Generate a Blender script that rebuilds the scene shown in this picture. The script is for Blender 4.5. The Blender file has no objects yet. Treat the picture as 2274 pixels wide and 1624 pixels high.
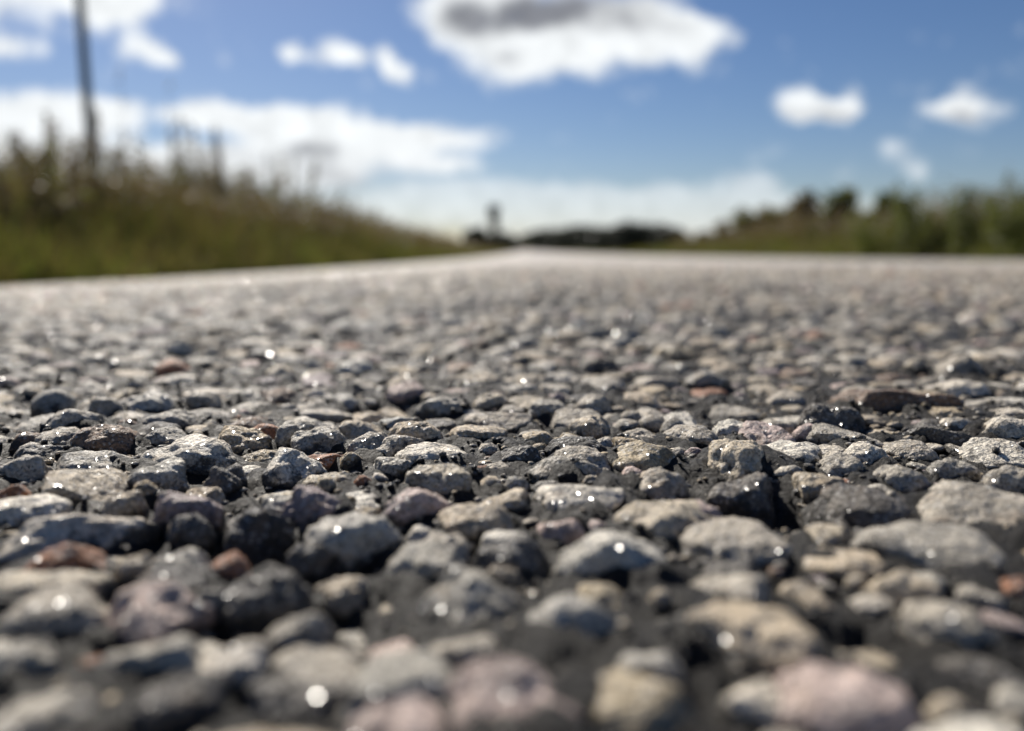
import bpy, math, random
import numpy as np
from mathutils import Vector, Matrix, noise

random.seed(11)
rng = np.random.default_rng(11)
scene = bpy.context.scene
COL = scene.collection

# ------------------------------------------------------------------ camera
FPX = 28.0 / 36.0 * 2274.0          # focal length in pixels of a 2274 px wide picture
CAM_H = 0.032
HOR = 556
TILT = math.atan((812 - HOR) / FPX)
YAW = math.atan((1137 - 1163) / FPX)   # camera turned slightly left of the road axis
cam_d = bpy.data.cameras.new('camera')
cam = bpy.data.objects.new('camera', cam_d)
COL.objects.link(cam)
cam_d.sensor_width = 36
cam_d.lens = 28
cam_d.clip_start = 0.004
cam_d.clip_end = 9000
cam.location = (0, 0, CAM_H)
cam.rotation_euler = (math.radians(90) - TILT, 0, -YAW)
cam_d.dof.use_dof = True
cam_d.dof.focus_distance = 0.127
cam_d.dof.aperture_fstop = 10.2
scene.camera = cam
scene.render.resolution_x = 1024
scene.render.resolution_y = 731
RM = cam.rotation_euler.to_matrix()
FWD = RM @ Vector((0, 0, -1))


def ray(px, py):
    """direction through a point of the 2274 x 1624 picture"""
    return (RM @ Vector(((px - 1137) / FPX, -(py - 812) / FPX, -1))).normalized()


# ------------------------------------------------------------------ light
SUN_EL = math.radians(37)
SUN_AZ = math.radians(-26)          # from the road axis (+Y), negative to the left
sun_dir = Vector((math.sin(SUN_AZ) * math.cos(SUN_EL), math.cos(SUN_AZ) * math.cos(SUN_EL), math.sin(SUN_EL)))
sd = bpy.data.lights.new('sun', 'SUN')
sd.energy = 5.0
sd.angle = math.radians(0.5)
sd.color = (1.0, 0.935, 0.84)
so = bpy.data.objects.new('sun', sd)
so.rotation_euler = (-sun_dir).to_track_quat('-Z', 'Y').to_euler()
COL.objects.link(so)

scene.view_settings.view_transform = 'Standard'
scene.view_settings.look = 'None'
scene.view_settings.exposure = 0.55
scene.view_settings.gamma = 1.0
scene.view_settings.use_curve_mapping = False


class NT:
    """small helper around a node tree"""
    def __init__(self, tree):
        self.t = tree
        tree.nodes.clear()

    def n(self, typ, **kw):
        nd = self.t.nodes.new(typ)
        for k, v in kw.items():
            if hasattr(nd, k) and k not in nd.inputs:
                setattr(nd, k, v)
            else:
                self.set(nd, k, v)
        return nd

    def set(self, nd, k, v):
        s = nd.inputs[k]
        if isinstance(v, bpy.types.NodeSocket):
            self.t.links.new(v, s)
        else:
            s.default_value = v

    def link(self, a, b):
        self.t.links.new(a, b)

    def math(self, op, a, b=None, c=None, clamp=False):
        nd = self.t.nodes.new('ShaderNodeMath')
        nd.operation = op
        nd.use_clamp = clamp
        for i, v in enumerate((a, b, c)):
            if v is None:
                continue
            if isinstance(v, bpy.types.NodeSocket):
                self.t.links.new(v, nd.inputs[i])
            else:
                nd.inputs[i].default_value = v
        return nd.outputs[0]

    def vmath(self, op, a, b=None):
        nd = self.t.nodes.new('ShaderNodeVectorMath')
        nd.operation = op
        for i, v in enumerate((a, b)):
            if v is None:
                continue
            if isinstance(v, bpy.types.NodeSocket):
                self.t.links.new(v, nd.inputs[i])
            else:
                nd.inputs[i].default_value = v
        return nd

    def smooth(self, x, lo, hi):
        nd = self.t.nodes.new('ShaderNodeMapRange')
        nd.interpolation_type = 'SMOOTHSTEP'
        self.set(nd, 'Value', x)
        nd.inputs['From Min'].default_value = lo
        nd.inputs['From Max'].default_value = hi
        return nd.outputs['Result']

    def lin(self, x, lo, hi, a, b):
        nd = self.t.nodes.new('ShaderNodeMapRange')
        self.set(nd, 'Value', x)
        nd.inputs['From Min'].default_value = lo
        nd.inputs['From Max'].default_value = hi
        nd.inputs['To Min'].default_value = a
        nd.inputs['To Max'].default_value = b
        return nd.outputs['Result']

    def mix(self, f, a, b, blend='MIX'):
        nd = self.t.nodes.new('ShaderNodeMix')
        nd.data_type = 'RGBA'
        nd.blend_type = blend
        nd.clamp_factor = True
        for i, v in ((0, f), (6, a), (7, b)):
            if isinstance(v, bpy.types.NodeSocket):
                self.t.links.new(v, nd.inputs[i])
            elif i == 0:
                nd.inputs[i].default_value = v
            else:
                nd.inputs[i].default_value = (*v, 1) if len(v) == 3 else v
        return nd.outputs[2]

    def noise(self, vec, scale, detail=3, rough=0.55, out=0):
        nd = self.t.nodes.new('ShaderNodeTexNoise')
        self.t.links.new(vec, nd.inputs['Vector'])
        nd.inputs['Scale'].default_value = scale
        nd.inputs['Detail'].default_value = detail
        nd.inputs['Roughness'].default_value = rough
        return nd.outputs[out]


# ------------------------------------------------------------------ sky with clouds (at infinity, in the world)
world = bpy.data.worlds.new('World')
scene.world = world
world.use_nodes = True
w = NT(world.node_tree)
SKY_STRENGTH = 0.05 * .76
sky = w.n('ShaderNodeTexSky')
sky.sky_type = 'NISHITA'
sky.sun_disc = False
sky.sun_elevation = SUN_EL
sky.sun_rotation = SUN_AZ
sky.altitude = 200
sky.air_density = 1.0
sky.dust_density = 0.35
sky.ozone_density = 1.2
tc = w.n('ShaderNodeTexCoord')
sep = w.n('ShaderNodeSeparateXYZ')
w.link(tc.outputs['Generated'], sep.inputs[0])
X, Y, Z = sep.outputs
Ys = w.math('MAXIMUM', Y, 0.05)
U = w.math('DIVIDE', X, Ys)
V = w.math('DIVIDE', Z, Ys)
uv = w.n('ShaderNodeCombineXYZ')
w.link(U, uv.inputs[0])
w.link(V, uv.inputs[1])
# domain warp
warp = w.n('ShaderNodeTexNoise')
w.link(uv.outputs[0], warp.inputs['Vector'])
warp.inputs['Scale'].default_value = 16
warp.inputs['Detail'].default_value = 4
wv = w.vmath('SUBTRACT', warp.outputs['Color'], (0.5, 0.5, 0.5)).outputs[0]
wsc = w.vmath('MULTIPLY', wv, (0.05, 0.035, 0.0)).outputs[0]
P = w.vmath('ADD', uv.outputs[0], wsc).outputs[0]


def blob(cx, cy, rx, ry, rot=0):
    d = ray(cx, cy)
    u, v = d.x / d.y, d.z / d.y
    mp = w.n('ShaderNodeMapping', vector_type='TEXTURE')
    w.link(P, mp.inputs['Vector'])
    mp.inputs['Location'].default_value = (u, v, 0)
    mp.inputs['Rotation'].default_value = (0, 0, math.radians(-rot))
    mp.inputs['Scale'].default_value = (rx / FPX, ry / FPX, 1)
    g = w.n('ShaderNodeTexGradient', gradient_type='SPHERICAL')
    w.link(mp.outputs[0], g.inputs[0])
    return g.outputs['Fac']


def blobs(lst):
    tot = None
    for b in lst:
        cx, cy, rx, ry = b[:4]
        rot = b[4] if len(b) > 4 else 0
        k = b[5] if len(b) > 5 else 1.0
        g = w.math('MULTIPLY', blob(cx, cy, rx * 1.36, ry * 1.36, rot), k)
        tot = g if tot is None else w.math('ADD', tot, g)
    return tot


strong = blobs([
    (110, -25, 260, 84), (268, 4, 70, 46), (15, 108, 74, 28), (325, 105, 70, 32, 14), (390, 138, 48, 20, 20, .6),
    (655, 108, 36, 22), (728, 110, 40, 34), (785, 124, 40, 26), (855, 132, 24, 34, 0), (890, 160, 36, 24),
    (1010, 30, 88, 66), (1150, 20, 170, 80), (1130, 128, 108, 54), (1240, 104, 104, 60), (1340, 70, 130, 78), (1450, 55, 100, 70),
    (1560, 70, 88, 34, 8), (1550, 110, 40, 50),
    (1778, 232, 50, 36), (1835, 242, 70, 24), (1885, 230, 50, 36), (2095, 242, 62, 22), (2165, 234, 68, 42),
    (60, 240, 190, 44), (60, 310, 200, 70), (250, 255, 110, 44), (440, 250, 76, 38), (560, 262, 170, 34), (690, 290, 150, 60),
    (740, 340, 170, 66), (520, 380, 280, 60), (250, 370, 240, 60), (860, 310, 90, 38), (1000, 305, 125, 34), (975, 370, 95, 28)])
weak = blobs([
    (500, 125, 30, 22, 0, .45), (955, 160, 36, 24, 0, .5), (1980, 335, 42, 28, 0, 1.05), (2030, 370, 40, 26, 0, 1.1), (1665, 405, 70, 30, 0, 1.2),
    (2160, 325, 30, 24, 0, .4), (1870, 392, 40, 28, 0, .5), (1240, 305, 36, 24, 0, .35), (1720, 328, 32, 24, 0, .35), (810, 195, 32, 22, 0, .3),
    (1930, 430, 50, 28, 0, .4),
    (1000, 440, 180, 50), (1200, 450, 220, 50), (1400, 462, 200, 52), (1600, 465, 220, 46), (1800, 480, 260, 44), (2050, 500, 260, 44),
    (700, 460, 320, 60), (300, 470, 380, 70), (1165, 520, 500, 36, 0, .7)])
fine = w.noise(uv.outputs[0], 30, 5, 0.6)
fine_c = w.math('MULTIPLY', w.math('SUBTRACT', fine, 0.5), 0.95)
broad = w.noise(w.vmath('ADD', uv.outputs[0], (7.3, 2.1, 0)).outputs[0], 11, 4, .6)
fine_c = w.math('ADD', fine_c, w.math('MULTIPLY', w.math('SUBTRACT', broad, 0.5), 0.9))
s1 = w.math('ADD', strong, fine_c)
dens = w.math('MULTIPLY', w.smooth(s1, 0.10, 0.85), 1.0)
s2 = w.math('ADD', weak, fine_c)
dens2 = w.math('MULTIPLY', w.smooth(s2, 0.14, 1.0), 0.50)
dens = w.math('MAXIMUM', dens, dens2)
# the same kind of clouds go on over the rest of the sky, outside the frame
zz = w.math('ADD', w.math('MAXIMUM', Z, 0.0), 0.14)
cu = w.n('ShaderNodeCombineXYZ')
w.link(w.math('DIVIDE', X, zz), cu.inputs[0])
w.link(w.math('DIVIDE', Y, zz), cu.inputs[1])
gen = w.noise(cu.outputs[0], 1.7, 6, 0.55)
gen_d = w.math('MULTIPLY', w.smooth(gen, 0.63, 0.76), 0.7)
inU = w.smooth(w.math('ABSOLUTE', U), 0.95, 0.72)
inV = w.smooth(V, 0.46, 0.36)
front = w.smooth(Y, 0.1, 0.3)
frame = w.math('MULTIPLY', w.math('MULTIPLY', inU, inV), front)
inv = w.math('SUBTRACT', 1.0, frame)
dens = w.math('ADD', w.math('MULTIPLY', dens, frame), w.math('MULTIPLY', gen_d, inv), clamp=True)
above = w.smooth(Z, -0.01, 0.01)
dens = w.math('MULTIPLY', dens, above)
# grey thick bellies of the clouds
belly = w.smooth(w.math('ADD', blobs([(1250, 14, 230, 50, -6, .85), (1170, 42, 110, 36, -12, .8), (1015, 32, 52, 46, 0, .8), (1400, 50, 90, 34, 0, .5), (1520, 60, 60, 24, 0, .3), (1120, 130, 60, 18, 0, .4), (1845, 252, 110, 20, 0, .7), (2150, 256, 100, 20, 0, .7), (700, 330, 60, 22, 0, .6), (620, 350, 170, 40, 0, .45), (800, 400, 160, 40, 0, .6)]), fine_c), 0.05, 1.0)
ccol = w.mix(w.math('MULTIPLY', belly, 0.92), (0.965, 1.0, 1.02), (0.19, 0.20, 0.235))
shade = w.lin(fine, 0.3, 0.7, 0.80, 1.10)
cb = w.vmath('SCALE', ccol)
w.link(shade, cb.inputs['Scale'])
bg_sky = w.n('ShaderNodeBackground')
hs = w.n('ShaderNodeHueSaturation')
w.link(sky.outputs[0], hs.inputs['Color'])
hs.inputs['Saturation'].default_value = 1.18
w.link(w.mix(1.0, hs.outputs[0], (0.96, 1.02, 1.23), 'MULTIPLY'), bg_sky.inputs['Color'])
bg_sky.inputs['Strength'].default_value = SKY_STRENGTH
bg_c = w.n('ShaderNodeBackground')
w.link(cb.outputs[0], bg_c.inputs['Color'])
bg_c.inputs['Strength'].default_value = 0.70
mixs = w.n('ShaderNodeMixShader')
w.link(dens, mixs.inputs[0])
w.link(bg_sky.outputs[0], mixs.inputs[1])
w.link(bg_c.outputs[0], mixs.inputs[2])
wo = w.n('ShaderNodeOutputWorld')
w.link(mixs.outputs[0], wo.inputs[0])


# ------------------------------------------------------------------ shared tools
def vnoise(x, y, seed=0):
    """2D value noise in numpy, smooth, about -1..1"""
    xi = np.floor(x).astype(np.int64)
    yi = np.floor(y).astype(np.int64)
    xf = x - xi
    yf = y - yi
    u = xf * xf * xf * (xf * (xf * 6 - 15) + 10)
    v = yf * yf * yf * (yf * (yf * 6 - 15) + 10)

    def h(a, b):
        n = (a * 374761393 + b * 668265263 + seed * 974634777) & 0x7fffffff
        n = ((n ^ (n >> 13)) * 1274126177) & 0x7fffffff
        n = n ^ (n >> 16)
        return (n & 0xffff) / 32767.5 - 1.0
    a = h(xi, yi); b = h(xi + 1, yi); c = h(xi, yi + 1); d = h(xi + 1, yi + 1)
    return (a * (1 - u) + b * u) * (1 - v) + (c * (1 - u) + d * u) * v


ROAD_L, ROAD_R = -1.6, 4.0


def road_z(x, y):
    """large shape of the carriageway: crown to the left, long gentle fall ahead"""
    x = np.asarray(x, float); y = np.asarray(y, float)
    yy = np.maximum(y, 0)
    d = -0.20 * (1 - np.exp(-yy / 25.0))
    left = np.minimum(x, 0) * (0.037 + .016 * (1 - np.exp(-yy / 8.0))) * np.minimum(1, yy / 2.0 + .25)
    right = -np.maximum(x, 0) * 0.001
    return d + left + right


HOLES = []      # filled below: (x, y, rx, ry, depth)


def base_z(x, y):
    """level of the bitumen between the stones, without its fine grain"""
    x = np.asarray(x, float); y = np.asarray(y, float)
    z = road_z(x, y)
    fade = np.clip((3.0 - y) / 2.0, 0, 1)
    z = z + fade * (0.0011 * vnoise(x / 0.035, y / 0.035, 3) + 0.0006 * vnoise(x / 0.013, y / 0.013, 5)
                    + (0.0034 * vnoise(x / 0.17, y / 0.10, 6) + .0022 * vnoise(x / .06, y / .06, 7)) * np.clip(y / .15 - 1.1, 0, 1))
    for hx, hy, rx, ry, dp in HOLES:
        r2 = ((x - hx) / rx) ** 2 + ((y - hy) / ry) ** 2
        z = z - dp * np.exp(-r2 * 1.3)
    return z


def ground_hit(px, py, z=0.0):
    d = ray(px, py)
    t = (z - CAM_H) / d.z
    return cam.location + d * t


for px, py, rx, ry, dp in [(858, 885, .009, .014, .006), (1655, 915, .016, .020, .006), (1640, 1110, .012, .010, .006),
                           (560, 1190, .012, .006, .004), (1930, 1420, .006, .005, .003), (760, 1330, .008, .006, .003)]:
    p = ground_hit(px, py)
    HOLES.append((p.x, p.y, rx, ry, dp))


def mesh_np(name, verts, faces_flat, loop_starts, loop_totals, smooth=True, color=None):
    me = bpy.data.meshes.new(name)
    nv = len(verts)
    me.vertices.add(nv)
    me.vertices.foreach_set('co', np.asarray(verts, np.float32).ravel())
    me.loops.add(len(faces_flat))
    me.loops.foreach_set('vertex_index', np.asarray(faces_flat, np.int32))
    me.polygons.add(len(loop_starts))
    me.polygons.foreach_set('loop_start', np.asarray(loop_starts, np.int32))
    try:
        me.polygons.foreach_set('loop_total', np.asarray(loop_totals, np.int32))
    except Exception:
        pass
    me.polygons.foreach_set('use_smooth', np.full(len(loop_starts), smooth))
    if color is not None:
        a = me.color_attributes.new('tint', 'FLOAT_COLOR', 'POINT')
        c = np.ones((nv, 4), np.float32)
        c[:, :color.shape[1]] = color
        a.data.foreach_set('color', c.ravel())
    me.update(calc_edges=True)
    me.validate()
    return me


def mesh_poly(name, verts, faces, k, smooth=True, color=None):
    """faces: array (n, k)"""
    f = np.asarray(faces, np.int32)
    n = len(f)
    return mesh_np(name, verts, f.ravel(), np.arange(n) * k, np.full(n, k), smooth, color)


def link(name, me, mat=None, parent=None):
    o = bpy.data.objects.new(name, me)
    if mat is not None and len(me.materials) == 0:
        me.materials.append(mat)
    COL.objects.link(o)
    if parent is not None:
        o.parent = parent
    return o


def thing(name, loc, label, cat, group=None):
    o = bpy.data.objects.new(name, None)
    o.empty_display_size = 0.1
    o.location = loc
    COL.objects.link(o)
    o['label'] = label
    o['category'] = cat
    if group:
        o['group'] = group
    return o


def new_mat(name):
    m = bpy.data.materials.new(name)
    m.use_nodes = True
    t = NT(m.node_tree)
    out = t.n('ShaderNodeOutputMaterial')
    b = t.n('ShaderNodeBsdfPrincipled')
    t.link(b.outputs[0], out.inputs[0])
    return m, t, b, out


# ------------------------------------------------------------------ materials
def bitumen_color(t, pos):
    n1 = t.noise(pos, 900, 4, .6)
    n2 = t.noise(pos, 90, 3, .5)
    c = t.mix(n1, (0.005, 0.0045, 0.004), (0.03, 0.027, 0.024))
    c = t.mix(t.smooth(n2, .45, .75), c, (0.028, 0.025, 0.021))
    dust = t.math('MULTIPLY', t.smooth(t.noise(pos, 1700, 3, .7), .54, .66), t.smooth(n2, .3, .65))
    c = t.mix(t.math('MULTIPLY', dust, .4), c, (0.14, 0.125, 0.105))
    return c


def stone_material(name, use_object_color):
    m, t, b, out = new_mat(name)
    geo = t.n('ShaderNodeNewGeometry')
    pos = geo.outputs['Position']
    if use_object_color:
        oi = t.n('ShaderNodeObjectInfo')
        tint = oi.outputs['Color']
        rnd = oi.outputs['Random']
    else:
        at = t.n('ShaderNodeAttribute', attribute_name='tint')
        tint = at.outputs['Color']
        rnd = at.outputs['Alpha']
    # crystals of the granite
    vor = t.n('ShaderNodeTexVoronoi', feature='F1')
    t.link(pos, vor.inputs['Vector'])
    vor.inputs['Scale'].default_value = 2600
    cr = t.n('ShaderNodeSeparateColor')
    t.link(vor.outputs['Color'], cr.inputs[0])
    big = t.noise(pos, 260, 4, .6)
    mid = t.noise(pos, 800, 3, .6)
    val = t.lin(cr.outputs[0], 0, 1, 0.62, 1.38)
    val = t.math('MULTIPLY', val, t.lin(big, .3, .7, 0.66, 1.3))
    sc = t.vmath('SCALE', tint)
    t.link(val, sc.inputs['Scale'])
    col = sc.outputs[0]
    # dark mica specks, pale feldspar, warm iron stains
    dark = t.math('MULTIPLY', t.smooth(cr.outputs[1], .80, .88), t.smooth(mid, .42, .6))
    col = t.mix(t.math('MULTIPLY', dark, .7), col, (0.035, 0.033, 0.03))
    pale = t.smooth(cr.outputs[2], .86, .92)
    col = t.mix(t.math('MULTIPLY', pale, .45), col, (0.62, 0.60, 0.56))
    iron = t.smooth(t.noise(pos, 140, 3, .6), .58, .72)
    col = t.mix(t.math('MULTIPLY', iron, .35), col, (0.30, 0.19, 0.10))
    # old bitumen film on the chippings' lower flanks, ragged edge, thickened to deepen their shade
    at2 = t.n('ShaderNodeAttribute', attribute_name='flank')
    film_n = t.noise(pos, 330, 4, .65)
    fl = t.math('ADD', at2.outputs['Fac'], t.math('MULTIPLY', t.math('SUBTRACT', film_n, .5), 1.7))
    film = t.smooth(fl, 0.50, 0.24)
    col = t.mix(t.math('MULTIPLY', film, .9), col, bitumen_color(t, pos))
    t.link(col, b.inputs['Base Color'])
    rough = t.lin(mid, .3, .7, .5, .85)
    t.link(rough, b.inputs['Roughness'])
    b.inputs['Specular IOR Level'].default_value = 0.4
    # relief: worn pits and crystal grain
    h1 = t.noise(pos, 420, 5, .62)
    h2 = t.noise(pos, 1900, 3, .6)
    bm1 = t.n('ShaderNodeBump')
    t.link(h1, bm1.inputs['Height'])
    bm1.inputs['Strength'].default_value = 1.0
    bm1.inputs['Distance'].default_value = 0.0017
    bm2 = t.n('ShaderNodeBump')
    t.link(h2, bm2.inputs['Height'])
    bm2.inputs['Strength'].default_value = 1.0
    bm2.inputs['Distance'].default_value = 0.0005
    t.link(bm1.outputs[0], bm2.inputs['Normal'])
    t.link(bm2.outputs[0], b.inputs['Normal'])
    # glinting crystal faces: tilted mirror-like facets in a thin coat
    tilt = t.vmath('SUBTRACT', vor.outputs['Color'], (0.5, 0.5, 0.5)).outputs[0]
    tl = t.vmath('SCALE', tilt)
    tl.inputs['Scale'].default_value = 1.1
    nn = t.vmath('ADD', geo.outputs['Normal'], tl.outputs[0]).outputs[0]
    nn = t.vmath('NORMALIZE', nn).outputs[0]
    t.link(nn, b.inputs['Coat Normal'])
    cw = t.math('MULTIPLY', t.smooth(cr.outputs[1], .82, .88), .55)
    t.link(cw, b.inputs['Coat Weight'])
    b.inputs['Coat Roughness'].default_value = 0.2
    return m


M_STONE = stone_material('chipping_stone', True)
M_STONE2 = stone_material('chipping_stone_mass', False)


def road_material():
    m, t, b, out = new_mat('chip_seal_bitumen')
    geo = t.n('ShaderNodeNewGeometry')
    pos = geo.outputs['Position']
    sp = t.n('ShaderNodeSeparateXYZ')
    t.link(pos, sp.inputs[0])
    near = bitumen_color(t, pos)
    # far away, where single stones are no longer built: mixed colours of the worn chippings, lightened to paint in sunlit tops at grazing view
    v = t.n('ShaderNodeTexVoronoi', feature='F1')
    t.link(pos, v.inputs['Vector'])
    v.inputs['Scale'].default_value = 95
    far = t.mix(0.75, v.outputs['Color'], (0.5, 0.5, 0.5))
    far = t.mix(1.0, far, (0.90, 0.815, 0.72), 'MULTIPLY')
    patch = t.noise(pos, 0.6, 4, .6)
    far = t.mix(t.smooth(patch, .35, .7), far, (0.34, 0.32, 0.295))
    f = t.smooth(sp.outputs[1], 1.9, 2.6)
    fb = t.smooth(sp.outputs[1], -0.35, -0.5)
    ax = t.smooth(t.math('SUBTRACT', t.math('ABSOLUTE', sp.outputs[0]), t.math('MULTIPLY', t.math('ABSOLUTE', sp.outputs[1]), 1.0)), .12, .3)
    f = t.math('MAXIMUM', t.math('MAXIMUM', f, fb), ax)
    t.link(t.mix(f, near, far), b.inputs['Base Color'])
    t.link(t.math('MAXIMUM', t.lin(t.noise(pos, 500, 3, .6), .3, .7, .4, .75), t.math('MULTIPLY', f, .72)), b.inputs['Roughness'])
    t.link(t.lin(f, 0, 1, .28, .4), b.inputs['Specular IOR Level'])
    h = t.noise(pos, 900, 6, .72)
    b1 = t.n('ShaderNodeBump')
    t.link(h, b1.inputs['Height'])
    b1.inputs['Strength'].default_value = 0.9
    b1.inputs['Distance'].default_value = 0.003
    hv = t.math('MULTIPLY', v.outputs['Distance'], t.math('MULTIPLY', f, -1.0))
    b2 = t.n('ShaderNodeBump')
    t.link(hv, b2.inputs['Height'])
    b2.inputs['Strength'].default_value = 0.8
    b2.inputs['Distance'].default_value = 0.006
    t.link(b1.outputs[0], b2.inputs['Normal'])
    t.link(b2.outputs[0], b.inputs['Normal'])
    return m


M_ROAD = road_material()


def leaf_material(name, transl=0.45):
    m, t, b, out = new_mat(name)
    at = t.n('ShaderNodeAttribute', attribute_name='tint')
    t.link(at.outputs['Color'], b.inputs['Base Color'])
    b.inputs['Roughness'].default_value = .55
    b.inputs['Specular IOR Level'].default_value = .3
    tr = t.n('ShaderNodeBsdfTranslucent')
    t.link(t.mix(1.0, at.outputs['Color'], (1.25, 1.35, .6), 'MULTIPLY'), tr.inputs['Color'])
    mx = t.n('ShaderNodeMixShader')
    mx.inputs[0].default_value = transl
    t.link(b.outputs[0], mx.inputs[1])
    t.link(tr.outputs[0], mx.inputs[2])
    t.link(mx.outputs[0], out.inputs[0])
    return m


M_LEAF = leaf_material('verge_foliage', 0.34)
M_SEED = leaf_material('dry_seed_heads', 0.2)
M_TREE = leaf_material('tree_foliage', 0.12)


def plain(name, c1, c2, scale, rough=.8, bump=0.01):
    m, t, b, out = new_mat(name)
    geo = t.n('ShaderNodeNewGeometry')
    n = t.noise(geo.outputs['Position'], scale, 5, .6)
    t.link(t.mix(n, c1, c2), b.inputs['Base Color'])
    b.inputs['Roughness'].default_value = rough
    bm = t.n('ShaderNodeBump')
    t.link(n, bm.inputs['Height'])
    bm.inputs['Distance'].default_value = bump
    t.link(bm.outputs[0], b.inputs['Normal'])
    return m


M_SOIL = plain('field_ground', (0.05, 0.05, 0.022), (0.12, 0.10, 0.055), 1.5, .95, .03)
M_BARK = plain('bark', (0.035, 0.028, 0.022), (0.09, 0.075, 0.06), 8, .9, .01)
M_POLE = plain('weathered_pole', (0.055, 0.068, 0.07), (0.10, 0.115, 0.115), 6, .75, .004)
M_METAL = plain('galvanised_metal', (0.35, 0.36, 0.37), (0.45, 0.46, 0.47), 20, .45, .001)

# ------------------------------------------------------------------ road sheet
def build_road():
    rows = [-30, -15, -8, -4, -2, -1.2, -.8, -.6, -.45, -.35, -.27, -.2, -.15, -.11, -.08, -.055, -.035, -.02, -.008]
    y = 0.004
    while y < 4:
        rows.append(y)
        y += max(0.0008, (0.0065 if y < .8 else .015) * y)
    while y < 900:
        rows.append(y)
        y *= 1.05
    Yr = np.array(rows)
    NI, NO = 520, 7
    W = np.minimum(.12 + .85 * np.abs(Yr), 1.56)
    cols = []
    for Wi in W:
        inner = np.linspace(-Wi, Wi, NI)
        k = (np.arange(1, NO + 1) / NO) ** 1.6
        lo = (-Wi + (ROAD_L + Wi) * k)[::-1]
        hi = Wi + (ROAD_R - Wi) * k
        cols.append(np.concatenate([lo, inner, hi]))
    Xg = np.array(cols)
    Yg = np.repeat(Yr[:, None], Xg.shape[1], 1)
    Zg = base_z(Xg, Yg)
    near = np.clip((2.5 - np.abs(Yg)) / 1.5, 0, 1) * np.clip((.25 + .9 * np.abs(Yg) - np.abs(Xg)) / .1, 0, 1)
    Zg = creep(Xg, Yg, Zg, Yr, W, NI, NO)
    g = (0.0014 * vnoise(Xg / .0062, Yg / .0062, 11) + 0.0006 * vnoise(Xg / .0023, Yg / .0023, 12)
         + 0.0004 * vnoise(Xg / .0011, Yg / .0011, 13))
    Zg = Zg + g * near - 0.0002
    nr, nc = Xg.shape
    verts = np.stack([Xg, Yg, Zg], -1).reshape(-1, 3)
    i = np.arange(nr * nc).reshape(nr, nc)
    f = np.stack([i[:-1, :-1], i[:-1, 1:], i[1:, 1:], i[1:, :-1]], -1).reshape(-1, 4)
    me = mesh_poly('road', verts, f, 4)
    o = link('road', me, M_ROAD)
    o['kind'] = 'structure'
    return o




def build_ground():
    a = np.concatenate([-np.geomspace(4000, 12, 22), np.linspace(-10, -1.9, 28), np.linspace(-1.5, 4.4, 7), np.linspace(5, 12, 24), np.geomspace(14, 4000, 22)])
    b = np.concatenate([-np.geomspace(4000, 10, 16), np.linspace(-8, 60, 170), np.geomspace(62, 4000, 40)])
    Xg, Yg = np.meshgrid(a, b)
    xr = np.clip(Xg, ROAD_L, ROAD_R)
    out = np.maximum(np.maximum(ROAD_L - Xg, Xg - ROAD_R), 0)
    z = road_z(xr, Yg)
    z = np.where(out > 0, z - 0.035 - .06 * np.clip(out / 3, 0, 1) + .03 * vnoise(Xg / .9, Yg / .9, 21) * np.clip(out / 1.5, 0, 1), z - .07)
    far = np.clip((out - 5) / 30, 0, 1)
    z = z * (1 - far) + (-0.5) * far
    verts = np.stack([Xg, Yg, z], -1).reshape(-1, 3)
    nr, nc = Xg.shape
    i = np.arange(nr * nc).reshape(nr, nc)
    f = np.stack([i[:-1, :-1], i[:-1, 1:], i[1:, 1:], i[1:, :-1]], -1).reshape(-1, 4)
    o = link('ground', mesh_poly('ground', verts, f, 4), M_SOIL)
    o['kind'] = 'structure'
    return o


build_ground()


def soil_z(x, y):
    out = max(ROAD_L - x, x - ROAD_R, 0)
    z = float(road_z(min(max(x, ROAD_L), ROAD_R), y)) - 0.035 - .06 * min(out / 3, 1)
    far = min(max((out - 5) / 30, 0), 1)
    return z * (1 - far) - .5 * far


def soil_zv(x, y):
    out = np.maximum(np.maximum(ROAD_L - x, x - ROAD_R), 0)
    z = road_z(np.clip(x, ROAD_L, ROAD_R), y) - 0.035 - .06 * np.clip(out / 3, 0, 1)
    far = np.clip((out - 5) / 30, 0, 1)
    return z * (1 - far) - .5 * far


# ------------------------------------------------------------------ stone shapes
def ico(sub):
    import bmesh
    bm = bmesh.new()
    bmesh.ops.create_icosphere(bm, subdivisions=sub, radius=1)
    bm.verts.ensure_lookup_table()
    v = np.array([x.co[:] for x in bm.verts])
    f = np.array([[q.index for q in p.verts] for p in bm.faces], np.int32)
    bm.free()
    return v, f


ICO = {s: ico(s) for s in (1, 2, 3, 4, 5)}
N_HERO_SHAPES = 22


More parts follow.
